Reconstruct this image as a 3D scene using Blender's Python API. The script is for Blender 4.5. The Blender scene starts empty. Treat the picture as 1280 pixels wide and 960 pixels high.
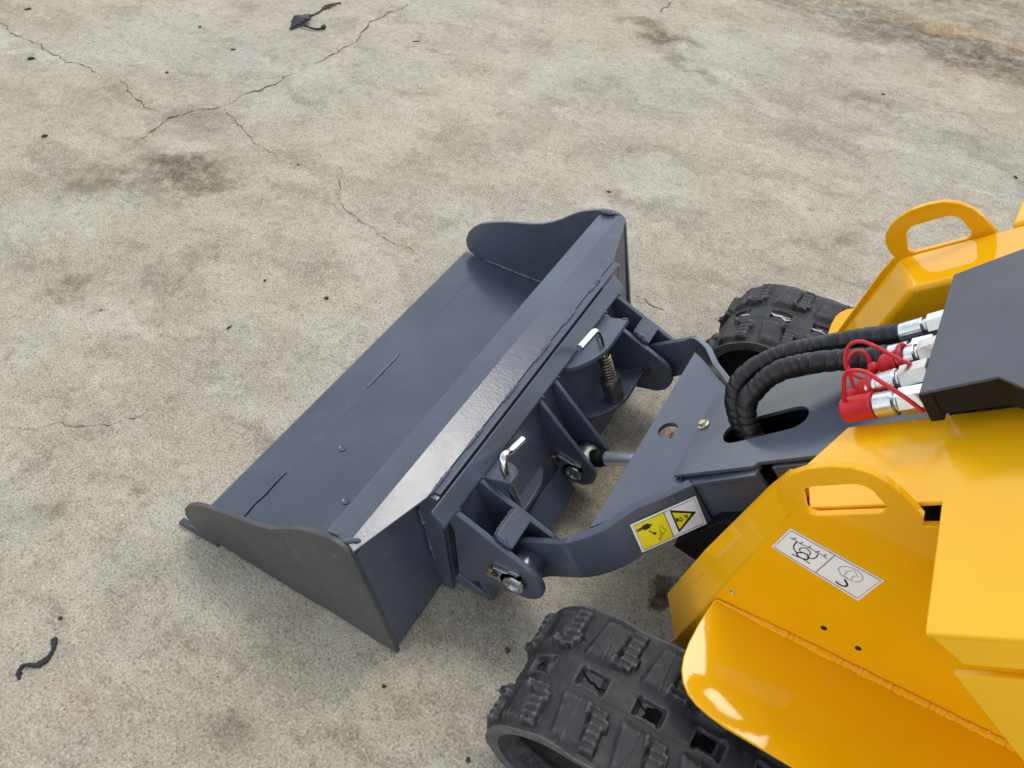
import bpy, bmesh, math, random
from mathutils import Vector, Matrix, noise
R = math.radians
random.seed(7)
S = bpy.context.scene
COL = S.collection

# ------------------------------------------------------------------ camera, world, sun, exposure
cam = bpy.data.cameras.new('camera')
cam.sensor_width = 36.0
cam.lens = 28.125
cam.clip_start = 0.05
cam.clip_end = 300
co = bpy.data.objects.new('camera', cam)
COL.objects.link(co)
r_ = Vector((0.865979, 0.499399, 0.026104)); u_ = Vector((-0.383770, 0.630194, 0.674964)); f_ = Vector((-0.320626, 0.594522, -0.737389))
r_ = r_.normalized(); f_ = (f_ - r_*f_.dot(r_)).normalized(); u_ = r_.cross(f_)
co.matrix_world = Matrix((( r_.x, u_.x, -f_.x, 0), (r_.y, u_.y, -f_.y, 0), (r_.z, u_.z, -f_.z, 1.4), (0, 0, 0, 1)))
S.camera = co

SUN_EL, SUN_AZ = 63.5, -3.0          # azimuth measured from +Y towards +X
w = bpy.data.worlds.new("World"); S.world = w; w.use_nodes = True
wn = w.node_tree.nodes; wl = w.node_tree.links
bg = wn['Background']
sky = wn.new('ShaderNodeTexSky'); sky.sky_type = 'NISHITA'; sky.sun_disc = False
sky.sun_elevation = R(SUN_EL); sky.sun_rotation = R(SUN_AZ)
sky.air_density = 1.0; sky.dust_density = 0.3; sky.ozone_density = 1.0
hs = wn.new('ShaderNodeHueSaturation'); hs.inputs['Saturation'].default_value = 0.34   # thin white overcast
wl.new(sky.outputs[0], hs.inputs['Color']); wl.new(hs.outputs[0], bg.inputs['Color'])
bg.inputs['Strength'].default_value = 0.15
sl = bpy.data.lights.new('sun', 'SUN'); sl.energy = 0.50; sl.angle = R(16); sl.color = (1.0, 0.95, 0.87)
so = bpy.data.objects.new('sun', sl); COL.objects.link(so)
ld = Vector((math.sin(R(SUN_AZ))*math.cos(R(SUN_EL)), math.cos(R(SUN_AZ))*math.cos(R(SUN_EL)), math.sin(R(SUN_EL))))
so.rotation_euler = ld.to_track_quat('Z', 'Y').to_euler()
so.location = ld*20
S.view_settings.view_transform = 'Standard'
S.view_settings.look = 'None'
S.view_settings.exposure = 0.90
S.view_settings.gamma = 1.0
S.view_settings.use_curve_mapping = False

# ------------------------------------------------------------------ materials
class NT:
    def __init__(s, name):
        s.m = bpy.data.materials.new(name); s.m.use_nodes = True
        s.n = s.m.node_tree.nodes; s.l = s.m.node_tree.links
        s.b = s.n['Principled BSDF']
        s.tc = s.n.new('ShaderNodeTexCoord').outputs['Object']
    def node(s, t, **k):
        x = s.n.new(t)
        for a, v in k.items(): setattr(x, a, v)
        return x
    def link(s, a, b): s.l.new(a, b)
    def noise(s, scale, detail=4, rough=.55, vec=None, dist=0.0):
        x = s.node('ShaderNodeTexNoise'); x.inputs['Scale'].default_value = scale
        x.inputs['Detail'].default_value = detail; x.inputs['Roughness'].default_value = rough
        x.inputs['Distortion'].default_value = dist
        s.link(vec if vec is not None else s.tc, x.inputs['Vector']); return x.outputs['Fac']
    def vor(s, scale, feature='F1', vec=None):
        x = s.node('ShaderNodeTexVoronoi', feature=feature); x.inputs['Scale'].default_value = scale
        s.link(vec if vec is not None else s.tc, x.inputs['Vector']); return x
    def mapping(s, loc=(0,0,0), rot=(0,0,0), scale=(1,1,1), vec=None, kind='POINT'):
        x = s.node('ShaderNodeMapping', vector_type=kind)
        x.inputs['Location'].default_value = loc; x.inputs['Rotation'].default_value = rot; x.inputs['Scale'].default_value = scale
        s.link(vec if vec is not None else s.tc, x.inputs['Vector']); return x.outputs[0]
    def math(s, op, a, b=0.0, clamp=False):
        x = s.node('ShaderNodeMath', operation=op, use_clamp=clamp)
        for i, v in enumerate((a, b)):
            if isinstance(v, (int, float)): x.inputs[i].default_value = v
            else: s.link(v, x.inputs[i])
        return x.outputs[0]
    def ramp(s, fac, lo, hi, a=0.0, b=1.0):
        x = s.node('ShaderNodeMapRange'); x.interpolation_type = 'SMOOTHSTEP'
        x.inputs[1].default_value = lo; x.inputs[2].default_value = hi
        x.inputs[3].default_value = a; x.inputs[4].default_value = b
        s.link(fac, x.inputs[0]); return x.outputs[0]
    def mix(s, fac, a, b, mode='MIX'):
        x = s.node('ShaderNodeMix', data_type='RGBA', blend_type=mode)
        for i, v in ((0, fac), (6, a), (7, b)):
            if isinstance(v, (int, float)): x.inputs[i].default_value = v
            elif isinstance(v, tuple): x.inputs[i].default_value = (*v, 1)
            else: s.link(v, x.inputs[i])
        return x.outputs[2]
    def bump(s, h, strength=.3, dist=.002):
        x = s.node('ShaderNodeBump'); x.inputs['Strength'].default_value = strength; x.inputs['Distance'].default_value = dist
        s.link(h, x.inputs['Height']); s.link(x.outputs[0], s.b.inputs['Normal'])
    def set(s, **k):
        for a, v in k.items():
            i = s.b.inputs[a.replace('_', ' ')]
            if isinstance(v, (int, float)): i.default_value = v
            elif isinstance(v, tuple): i.default_value = (*v, 1)
            else: s.link(v, i)
        return s.m

def mat_paint(name, col, rough, var=.12, dust=(.35, .34, .32), dust_amt=.10, peel=.12, coat=0.0, smear=.1, spec=.5, scuff=.0):
    t = NT(name)
    n1 = t.noise(5, 5); n2 = t.noise(38, 6, .65); n3 = t.noise(2.2, 3, .5, dist=.8)
    dark = tuple(c*(1-var) for c in col); light = tuple(min(1, c*(1+var)) for c in col)
    c = t.mix(t.ramp(n1, .3, .7), dark, light)
    d = t.math('MULTIPLY', t.ramp(n2, .52, .75), t.ramp(n3, .42, .7), True)
    c = t.mix(t.math('MULTIPLY', d, dust_amt), c, dust)
    t.set(Base_Color=c)
    streak = t.noise(16, 6, .7)
    scn = t.noise(22, 4, .6, t.mapping(rot=(.1, .2, .9), scale=(.22, 3.5, 1.2)))
    c = t.mix(t.math('MULTIPLY', t.math('MULTIPLY', t.ramp(scn, .66, .76), t.ramp(n1, .45, .62)), scuff), c, tuple(min(1, x*1.6+.06) for x in col))
    t.set(Base_Color=c)
    rg = t.math('ADD', t.math('MULTIPLY', t.ramp(n3, .3, .75), smear), t.math('MULTIPLY', t.ramp(streak, .35, .8), smear*.8))
    t.set(Roughness=t.math('ADD', rg, rough, True), Coat_Weight=coat, Coat_Roughness=.08, Specular_IOR_Level=spec)
    pl = t.noise(190, 2, .5)
    t.bump(t.math('ADD', pl, t.math('MULTIPLY', t.noise(25, 3), 1.5)), peel, .0006)
    return t.m

M = {}
M['grey'] = mat_paint('slate_grey_paint', (.074, .088, .118), .18, .14, dust_amt=.14, peel=.25, coat=.0, smear=.06, spec=.60, scuff=.30)
M['grey_worn_shaded'] = mat_paint('slate_grey_scuffed_shaded_paint', (.055, .056, .058), .36, .2, (.16, .145, .12), .6, .25)  # near plate's shade and brown ground reflection mixed into this mottled grey
M['weld'] = mat_paint('painted_weld', (.085, .092, .112), .24, .2, dust_amt=.3, peel=.4)
M['panel'] = mat_paint('satin_grey_panel', (.068, .074, .090), .42, .05, dust_amt=.04, peel=.35)
M['yellow'] = mat_paint('gloss_yellow_paint', (.87, .420, .002), .035, .05, (.75, .6, .3), .13, .05, smear=.02, spec=.32)
M['yellow_satin'] = mat_paint('satin_yellow_paint', (.95, .485, .006), .15, .05, (.75, .6, .3), .10, .22, smear=.05, spec=.4)

def mat_rubber():
    t = NT('track_rubber')
    a = t.noise(14, 6, .65); b = t.noise(70, 5, .7)
    c = t.mix(t.ramp(a, .35, .72), (.012, .012, .013), (.038, .037, .038))
    c = t.mix(t.math('MULTIPLY', t.ramp(b, .5, .8), .45), c, (.10, .096, .090))
    geo = t.node('ShaderNodeNewGeometry')
    c = t.mix(t.math('MULTIPLY', t.ramp(geo.outputs['Pointiness'], .505, .56), t.ramp(b, .3, .6, .2, .8)), c, (.13, .125, .118))
    t.set(Base_Color=c, Roughness=t.ramp(a, .3, .75, .42, .78), Specular_IOR_Level=.45)
    t.bump(t.math('ADD', b, t.noise(220, 3)), .35, .0012); return t.m
M['rubber'] = mat_rubber()
def mat_simple(name, col, rough, metal=0.0, var=.15, scale=40, bump=.1, spec=.5):
    t = NT(name); n = t.noise(scale, 5, .6)
    c = t.mix(t.ramp(n, .3, .7), tuple(x*(1-var) for x in col), tuple(min(1, x*(1+var)) for x in col))
    t.set(Base_Color=c, Roughness=t.ramp(n, .25, .75, rough*.75, min(1, rough*1.25)), Metallic=metal, Specular_IOR_Level=spec)
    t.bump(t.noise(scale*6, 3), bump, .0005); return t.m
M['black'] = mat_simple('matt_black', (.007, .007, .008), .6, spec=.25)
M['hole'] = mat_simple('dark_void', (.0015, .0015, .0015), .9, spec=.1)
M['hose'] = mat_simple('black_hose_wrap', (.009, .009, .010), .40, var=.3, scale=60, bump=.25)
M['chrome'] = mat_simple('polished_steel', (.72, .73, .74), .14, 1.0, .06, 30, .05)
M['zinc'] = mat_simple('zinc_plate', (.62, .64, .65), .27, 1.0, .14, 45, .2)
M['rod'] = mat_simple('chromed_rod', (.80, .83, .86), .32, .85, .03, 30, .03)
M['brass'] = mat_simple('yellow_zinc_bolt', (.62, .52, .30), .3, 1.0, .2, 90, .2)
M['steel_dark'] = mat_simple('oily_steel', (.20, .20, .19), .4, .9, .35, 60, .3)
M['spring'] = mat_simple('oiled_spring_steel', (.20, .155, .11), .4, .8, .4, 70, .3)
M['red'] = mat_simple('red_rubber', (.60, .012, .022), .42, 0, .08, 60, .15)
M['white'] = mat_simple('white_sticker', (.86, .86, .86), .35, 0, .04, 25, .05)
M['sticker_yellow'] = mat_simple('yellow_sticker', (.88, .74, .01), .35, 0, .03, 30, .05)
M['ink'] = mat_simple('black_ink', (.012, .012, .014), .4, 0, .1)
M['ink_grey'] = mat_simple('grey_ink', (.13, .13, .15), .4, 0, .1)
M['frame'] = mat_simple('undercarriage_grey', (.10, .095, .105), .5, 0, .15, 18, .1)
M['crack'] = mat_simple('crack_dirt', (.115, .100, .080), .95, 0, .5, 200, .2, .1)
M['stone'] = mat_simple('dark_grit', (.060, .050, .038), .9, 0, .5, 200, .4, .2)
M['scrap'] = mat_simple('torn_black_rubber', (.014, .014, .015), .6, 0, .4, 200, .5)
M['leaf'] = mat_simple('dry_leaf', (.07, .055, .035), .85, 0, .4, 200, .3, .2)
M['redbit'] = mat_simple('red_plastic_chip', (.55, .05, .06), .5, 0, .2)
M['tear_light'] = mat_simple('tear_light_paint', (.45, .44, .42), .7, 0, .2, 200)  # pale colour painted for light showing through torn rubber
M['rust'] = mat_simple('rust_spot', (.16, .06, .02), .9, 0, .5, 300, .3, .2)

def mat_concrete():
    t = NT('weathered_concrete')
    wob = t.node('ShaderNodeVectorMath', operation='ADD')
    nz = t.node('ShaderNodeTexNoise'); nz.inputs['Scale'].default_value = 6; nz.inputs['Detail'].default_value = 6; nz.inputs['Roughness'].default_value = .65
    t.link(t.tc, nz.inputs['Vector'])
    sc = t.node('ShaderNodeVectorMath', operation='SCALE'); sc.inputs['Scale'].default_value = .34
    sb = t.node('ShaderNodeVectorMath', operation='SUBTRACT'); sb.inputs[1].default_value = (.5, .5, .5)
    t.link(nz.outputs['Color'], sb.inputs[0]); t.link(sb.outputs[0], sc.inputs[0])
    t.link(t.tc, wob.inputs[0]); t.link(sc.outputs[0], wob.inputs[1]); wv = wob.outputs[0]
    big = t.noise(.8, 5, .55, dist=.6); mid = t.noise(4.2, 8, .68, dist=.35); fine = t.noise(42, 6, .75); grain = t.noise(330, 3, .7)
    trowel = t.noise(2.6, 8, .68, t.mapping(rot=(0, 0, R(62)), scale=(1, 3.2, 1), vec=wv))
    g2 = t.noise(185, 4, .8); g3 = t.noise(270, 2, .6, t.mapping(loc=(4, 1, 0)))
    blot = t.noise(13, 7, .72, dist=.4)
    c = t.mix(t.ramp(mid, .34, .68), (.440, .388, .292), (.615, .553, .435))
    c = t.mix(t.math('MULTIPLY', t.ramp(big, .46, .62), .50), c, (.500, .432, .305))            # yellowish film
    c = t.mix(t.math('MULTIPLY', t.ramp(t.noise(1.3, 5, .6, t.mapping(loc=(3, 7, 0))), .50, .66), .55), c, (.415, .350, .290))
    c = t.mix(t.math('MULTIPLY', t.ramp(t.noise(1.6, 6, .65, t.mapping(loc=(13, 2, 0))), .50, .64), .50), c, (.530, .515, .455))
    c = t.mix(t.math('MULTIPLY', t.ramp(trowel, .51, .64), .50), c, (.245, .218, .172))
    c = t.mix(t.math('MULTIPLY', t.ramp(trowel, .47, .34), .55), c, (.68, .635, .54))
    c = t.mix(t.math('MULTIPLY', t.ramp(blot, .54, .70), .50), c, (.240, .210, .165))
    c = t.mix(t.math('MULTIPLY', t.ramp(blot, .45, .30), .50), c, (.72, .68, .59))
    c = t.mix(t.math('MULTIPLY', t.ramp(fine, .50, .68), .50), c, (.20, .175, .132))
    c = t.mix(t.math('MULTIPLY', t.ramp(fine, .48, .32), .50), c, (.68, .645, .56))
    c = t.mix(t.math('MULTIPLY', t.ramp(g2, .52, .64), .74), c, (.150, .130, .098))
    c = t.mix(t.math('MULTIPLY', t.ramp(g2, .47, .35), .72), c, (.76, .73, .65))
    c = t.mix(t.math('MULTIPLY', t.ramp(g3, .60, .68), .65), c, (.12, .105, .08))
    c = t.mix(t.math('MULTIPLY', t.ramp(grain, .42, .30), .50), c, (.78, .76, .69))
    for k_, (rot_, th_) in enumerate(((58, .70), (74, .715), (38, .72))):     # light trowel and drag scratches
        sc_n = t.noise(16, 3, .5, t.mapping(loc=(k_*3.1, k_, 0), rot=(0, 0, R(rot_)), scale=(.10, 4.5, 1), vec=wv))
        c = t.mix(t.math('MULTIPLY', t.math('MULTIPLY', t.ramp(sc_n, th_-.06, th_), t.ramp(mid, .45, .6)), .5), c, (.60, .58, .53) if k_ != 1 else (.20, .18, .15))
    # shaped stains and tone patches: x, y, length, width, angle, amount, colour, softness
    D = (.44, .41, .365); B = (.60, .60, .585); BR = (.58, .47, .36); LT = (1.22, 1.21, 1.17); OR = (1.02, .83, .62)     # multipliers
    stains = [(-2.03,1.29,.24,.16,35,.95,D,.75),(-1.87,1.37,.22,.13,60,.75,D,.75),(-2.09,1.57,.20,.10,10,.7,B,.7),(-1.77,.84,.13,.06,70,.75,B,.6),
        (-1.59,1.03,.14,.07,62,.75,B,.6),(-1.46,.94,.16,.07,40,.34,B,.7),(-.25,3.66,.95,.24,-12,.75,D,.7),(.75,3.50,.9,.32,-10,.85,D,.6),(.35,4.0,1.6,.5,-12,.75,(.60,.54,.46),.8),(-.95,3.72,.5,.13,-16,.45,D,.7),
        (-.45,3.80,.30,.08,-12,.7,OR,.7),(.0,3.76,.32,.09,-12,.8,OR,.7),(.0,3.80,.34,.10,-12,.6,(1.45,1.35,1.2),.8),(.05,3.40,.15,.07,20,.6,OR,.8),(-.19,2.96,.24,.11,-5,.75,B,.8),(-1.08,3.10,.24,.07,-20,.75,D,.8),(-.86,2.90,.3,.06,-30,.65,D,.8),
        (-.054,2.128,.062,.038,40,.6,B,.5),(-1.245,.317,.08,.05,50,.75,B,.7),(-1.36,.52,.24,.07,60,.25,B,.9),(-.70,.30,.17,.05,20,.30,B,.8),(-.082,.806,.046,.032,70,.97,(.13,.10,.06),.15),
        (-.35,.93,.26,.13,20,.40,BR,.8),(-.86,.15,.24,.09,50,.22,OR,.9),(-.62,.20,.06,.05,0,.4,D,.9),(-2.6,1.45,.5,.14,62,.30,B,.9),(-1.5,1.68,.5,.3,60,.22,(1.02,.93,.74),.9),  # first entry darkens and browns the ground below the hitch
        (-1.62,2.33,.42,.13,48,.40,LT,.9),(-.76,1.52,.3,.18,40,.35,LT,.9),(-.3,2.4,.5,.3,30,.25,LT,.9),(-1.22,1.10,.35,.16,60,.28,LT,.9),(-2.9,2.3,.5,.2,60,.25,LT,.9),(-1.0,.33,.3,.08,30,.25,B,.9),
        (.25,2.85,.4,.18,-20,.30,B,.9),(-2.3,1.05,.3,.10,30,.30,B,.9)]
    brk = t.math('ADD', t.ramp(t.noise(17, 7, .75, dist=.3), .36, .60, .25, .85), t.ramp(trowel, .42, .62, -.1, .22), True)
    for x, y, a, b, ang, amt, colr, soft in stains:
        ca, sa = math.cos(R(ang)), math.sin(R(ang))
        v = t.mapping(loc=(x, y, 0), rot=(0, 0, R(ang)), scale=(a, b, 1), vec=wv if a > .1 else t.mix_small(wv), kind='TEXTURE')
        ln = t.node('ShaderNodeVectorMath', operation='LENGTH'); t.link(v, ln.inputs[0])
        k = t.ramp(ln.outputs['Value'], 1.15, max(.02, 1-soft))
        k = t.math('MULTIPLY', k, t.math('MULTIPLY', brk, min(1.0, amt*1.25)), True)
        c = t.mix(k, c, colr, 'MULTIPLY')
    # tiny surface pits and flecks
    vo = t.vor(46); pm = t.math('MULTIPLY', t.ramp(vo.outputs['Distance'], .11, .05), t.ramp(t.noise(7, 3), .52, .62), True)
    c = t.mix(t.math('MULTIPLY', pm, .75), c, (.07, .06, .05))
    vf = t.vor(48, vec=t.mapping(loc=(2, 5, 0), rot=(0, 0, .5), scale=(1, 2.3, 1))); fm = t.math('MULTIPLY', t.ramp(vf.outputs['Distance'], .16, .06), t.ramp(t.noise(4, 3, .6, t.mapping(loc=(9, 1, 0))), .5, .62), True)
    c = t.mix(t.math('MULTIPLY', fm, .55), c, (.66, .65, .61))
    c = t.mix(1.0, c, (1.0, .985, .93), 'MULTIPLY')      # warm sand in the mix
    t.set(Base_Color=c, Roughness=t.ramp(mid, .3, .7, .78, .95), Specular_IOR_Level=.25)
    h = t.math('ADD', t.math('MULTIPLY', fine, 1.0), t.math('ADD', t.math('MULTIPLY', grain, .6), t.math('MULTIPLY', pm, -2.0)))
    t.bump(t.math('ADD', h, t.math('MULTIPLY', g2, .9)), .7, .0040)
    return t.m
def _mix_small(t, wv):
    # gentler wobble for the small stains
    x = t.node('ShaderNodeMix', data_type='VECTOR'); x.inputs[0].default_value = .34
    t.link(t.tc, x.inputs[4]); t.link(wv, x.inputs[5]); return x.outputs[1]
NT.mix_small = _mix_small
M['concrete'] = mat_concrete()

# ------------------------------------------------------------------ helpers
def mk(name, bm, mat, parent=None, bev=0.0, seg=2, smooth=False, origin=None, angle=38):
    """link a bmesh (world coordinates) as ONE mesh object"""
    bmesh.ops.recalc_face_normals(bm, faces=bm.faces)
    root = parent
    org = Vector((0, 0, 0))
    if parent is not None:
        p = parent
        while p is not None:
            org += p.location; p = p.parent
    elif origin is not None: org = Vector(origin)
    for v in bm.verts: v.co -= org
    me = bpy.data.meshes.new(name); bm.to_mesh(me); bm.free()
    mats = mat if isinstance(mat, (list, tuple)) else [mat]
    for m in mats: me.materials.append(m)
    o = bpy.data.objects.new(name, me); COL.objects.link(o)
    if parent is not None: o.parent = parent
    elif origin is not None: o.location = org
    if smooth:
        for p in me.polygons: p.use_smooth = True
        me.set_sharp_from_angle(angle=R(angle))
    if bev:
        b = o.modifiers.new('bevel', 'BEVEL'); b.width = bev; b.segments = seg; b.limit_method = 'ANGLE'; b.angle_limit = R(32)
        for p in me.polygons: p.use_smooth = True
        wn2 = o.modifiers.new('normals', 'WEIGHTED_NORMAL'); wn2.keep_sharp = True; wn2.weight = 60
    return o
def thing(name, label, cat, loc, group=None):
    o = bpy.data.objects.new(name, None); COL.objects.link(o); o.location = loc
    o.empty_display_size = .1
    o['label'] = label; o['category'] = cat
    if group: o['group'] = group
    return o
def tag(o, label=None, cat=None, group=None, kind=None):
    for k, v in (('label', label), ('category', cat), ('group', group), ('kind', kind)):
        if v: o[k] = v
    return o

def extr(pts, vec, holes=(), bm=None):
    """planar polygon (3D points, optional holes) extruded by vec"""
    bm = bm or bmesh.new(); vec = Vector(vec)
    loops = [pts] + list(holes)
    if not holes:
        vs = [bm.verts.new(p) for p in pts]
        f = [bm.faces.new(vs)]
    else:
        es = []
        for lp in loops:
            vs = [bm.verts.new(p) for p in lp]
            es += [bm.edges.new((vs[i], vs[(i+1) % len(vs)])) for i in range(len(vs))]
        g = bmesh.ops.triangle_fill(bm, edges=es, use_beauty=True, use_dissolve=False)
        f = [x for x in g['geom'] if isinstance(x, bmesh.types.BMFace)]
    r = bmesh.ops.extrude_face_region(bm, geom=f)
    nv = [x for x in r['geom'] if isinstance(x, bmesh.types.BMVert)]
    bmesh.ops.translate(bm, verts=nv, vec=vec)
    # keep the first face(s): extrude_face_region moves them, so re-cap when needed
    return bm
def XZ(pts, y): return [Vector((x, y, z)) for x, z in pts]
def prism(pts, y0, y1, holes=()):
    return extr(XZ(pts, y0), (0, y1-y0, 0), [XZ(h, y0) for h in holes])
def arc(cx, cz, r, a0, a1, n=10):
    return [(cx+r*math.cos(R(a0+(a1-a0)*i/n)), cz+r*math.sin(R(a0+(a1-a0)*i/n))) for i in range(n+1)]
def frame(d):
    d = Vector(d).normalized(); a = Vector((0, 0, 1)) if abs(d.z) < .9 else Vector((1, 0, 0))
    x = d.cross(a).normalized(); return x, d.cross(x).normalized(), d
def spline(pts, n=10):
    pts = [Vector(p) for p in pts]; out = []
    P = [pts[0]*2-pts[1]] + pts + [pts[-1]*2-pts[-2]]
    for i in range(1, len(P)-2):
        a, b, c, d = P[i-1:i+3]
        for k in range(n):
            t = k/n
            out.append(.5*((2*b)+(c-a)*t+(2*a-5*b+4*c-d)*t*t+(3*b-a-3*c+d)*t**3))
    out.append(pts[-1]); return out
def tube(path, rad, n=14, bm=None, caps=True):
    """rad: number or function of (i, fraction, length)"""
    bm = bm or bmesh.new(); path = [Vector(p) for p in path]
    x, y, d = frame(path[1]-path[0]); rings = []; L = 0
    for i, p in enumerate(path):
        t = (path[min(i+1, len(path)-1)]-path[max(i-1, 0)]).normalized()
        x = (x - t*x.dot(t)).normalized(); y = t.cross(x)
        if i: L += (p-path[i-1]).length
        r = rad(i, i/(len(path)-1), L) if callable(rad) else rad
        rk = r if isinstance(r, list) else [r]*n
        rings.append([bm.verts.new(p + (x*math.cos(2*math.pi*k/n)+y*math.sin(2*math.pi*k/n))*rk[k]) for k in range(n)])
    for a, b in zip(rings, rings[1:]):
        for k in range(n): bm.faces.new((a[k], a[(k+1) % n], b[(k+1) % n], b[k]))
    if caps: bm.faces.new(rings[0][::-1]); bm.faces.new(rings[-1])
    return bm
def lathe(p0, p1, prof, n=24, bm=None):
    """prof: (fraction along p0-p1 in metres, radius)"""
    p0 = Vector(p0); d = (Vector(p1)-p0).normalized()
    bm = bm or bmesh.new(); x, y, d = frame(d); rings = []
    for t, r in prof:
        rings.append([bm.verts.new(p0+d*t+(x*math.cos(2*math.pi*k/n)+y*math.sin(2*math.pi*k/n))*max(r, 1e-5)) for k in range(n)])
    for a, b in zip(rings, rings[1:]):
        for k in range(n): bm.faces.new((a[k], a[(k+1) % n], b[(k+1) % n], b[k]))
    bm.faces.new(rings[0][::-1]); bm.faces.new(rings[-1]); return bm
def boxm(c, ex, ey, ez, bm=None):
    """box centred c with half-axis vectors"""
    c, ex, ey, ez = map(Vector, (c, ex, ey, ez))
    return extr([c-ex-ey-ez, c+ex-ey-ez, c+ex+ey-ez, c-ex+ey-ez], ez*2, bm=bm)
def joinbm(a, b):
    me = bpy.data.meshes.new('tmp'); b.to_mesh(me); b.free(); a.from_mesh(me); bpy.data.meshes.remove(me); return a
def bead(path, r, seed=0, n=8):
    """weld bead: a ripply tube along a line"""
    path = [Vector(p) for p in path]; pts = []
    for a, b in zip(path, path[1:]):
        k = max(2, int((b-a).length/.0035))
        pts += [a.lerp(b, i/k) for i in range(k)]
    pts.append(path[-1])
    rnd = random.Random(seed)
    jit = [rnd.uniform(.75, 1.2) for _ in pts]
    def rr(i, f, L):
        e = min(1, 4*min(i, len(pts)-1-i)/max(1, len(pts))+.35)
        return r*jit[i]*e*(1+.14*math.sin(L*900))
    return tube(pts, rr, n)
def ribbon_strokes(to3, strokes, lift, bm=None):
    """flat printed strokes: list of (polyline uv, width uv, closed)"""
    bm = bm or bmesh.new()
    for j, (pl, wd) in enumerate(strokes):
        P = [to3(u, v) for u, v in pl]
        nrm = (to3(1, 0)-to3(0, 0)).cross(to3(0, 1)-to3(0, 0)).normalized()
        L = []; Rr = []
        for i, p in enumerate(P):
            t = (P[min(i+1, len(P)-1)]-P[max(i-1, 0)])
            if (P[0]-P[-1]).length < 1e-6 and i in (0, len(P)-1): t = P[1]-P[-2]
            t.normalize(); s = nrm.cross(t)*wd*.5
            o = nrm*(lift+j*2e-5)
            L.append(bm.verts.new(p+s+o)); Rr.append(bm.verts.new(p-s+o))
        for i in range(len(P)-1): bm.faces.new((L[i], L[i+1], Rr[i+1], Rr[i]))
    return bm
def flat_poly(to3, pl, lift):
    bm = bmesh.new(); nrm = (to3(1, 0)-to3(0, 0)).cross(to3(0, 1)-to3(0, 0)).normalized()
    bm.faces.new([bm.verts.new(to3(u, v)+nrm*lift) for u, v in pl])
    bmesh.ops.triangulate(bm, faces=bm.faces); return bm
def mirror(pts, c): return [Vector((p[0], 2*c-p[1], p[2])) for p in pts]

# ------------------------------------------------------------------ setting: concrete yard
bm = bmesh.new(); bmesh.ops.create_grid(bm, x_segments=8, y_segments=8, size=45)
ground = tag(mk('concrete_ground', bm, M['concrete']), kind='structure')
def crack(pts, wd, seed):
    rnd = random.Random(seed); P = [Vector((x, y, 0)) for x, y in pts]
    for it in range(4):
        Q = [P[0]]
        for a, b in zip(P, P[1:]):
            d = b-a; m = (a+b)/2 + Vector((-d.y, d.x, 0))*rnd.uniform(-.16, .16)
            Q += [m, b]
        P = Q
        if (P[1]-P[0]).length < .006: break
    bm = bmesh.new(); L = []; Rr = []
    n = len(P)
    for i, p in enumerate(P):
        t = (P[min(i+1, n-1)]-P[max(i-1, 0)]).normalized(); s = Vector((-t.y, t.x, 0))
        e = min(1, 6*min(i, n-1-i)/n+.12)
        k = .62*wd*e*max(.22, (.38+1.3*noise.noise(Vector((i*.17, seed*3.7, 0)))+.9*noise.noise(Vector((i*.9, seed*1.7, 5)))+.3*rnd.random()))
        z = Vector((0, 0, .0015))
        L.append(bm.verts.new(p+s*k*.5+z)); Rr.append(bm.verts.new(p-s*k*(.3+.4*rnd.random())+z))
    for i in range(n-1): bm.faces.new((L[i], L[i+1], Rr[i+1], Rr[i]))
    mk('crack', bm, M['crack'], ground)
crack([(-2.048,2.812),(-2.045,2.746),(-2.069,2.647),(-2.069,2.583),(-2.071,2.519),(-2.057,2.493),(-2.043,2.428),(-2.024,2.396),(-2.013,2.339),(-2.015,2.250),(-2.025,2.207),(-2.031,2.149),(-2.032,2.087)], .0085, 1)
crack([(-2.05,2.04),(-2.065,2.0),(-2.054,1.930),(-2.06,1.88),(-2.091,1.808),(-2.087,1.751),(-2.102,1.707),(-2.144,1.672),(-2.164,1.615),(-2.188,1.578),(-2.179,1.529),(-2.172,1.486),(-2.162,1.450),(-2.174,1.410)], .009, 2)
crack([(-2.088,1.730),(-2.054,1.705),(-2.000,1.683),(-1.93,1.650),(-1.854,1.611),(-1.800,1.603),(-1.744,1.597),(-1.686,1.560)], .0055, 3)
crack([(-3.297,1.766),(-3.207,1.736),(-3.086,1.707),(-2.989,1.704),(-2.907,1.680),(-2.846,1.680),(-2.784,1.662),(-2.715,1.672),(-2.668,1.670),(-2.589,1.647)], .0075, 4)
crack([(-2.565,1.681),(-2.493,1.664),(-2.447,1.631),(-2.398,1.610),(-2.312,1.581),(-2.239,1.586)], .006, 5)
crack([(-1.554,1.663),(-1.483,1.589),(-1.445,1.525),(-1.384,1.479),(-1.318,1.462),(-1.265,1.450),(-1.213,1.427),(-1.158,1.418),(-1.052,1.411)], .004, 6)
crack([(-1.516,0.429),(-1.474,0.448),(-1.431,0.476),(-1.410,0.506),(-1.359,0.524),(-1.314,0.551),(-1.298,0.581),(-1.273,0.617),(-1.261,0.652)], .0032, 7)
crack([(-1.130,3.424),(-1.126,3.368),(-1.135,3.323),(-1.127,3.271)], .008, 8)
crack([(-.498,1.576),(-.479,1.574),(-.456,1.574),(-.421,1.559),(-.393,1.558),(-.357,1.553),(-.332,1.546)], .0035, 9)

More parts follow.
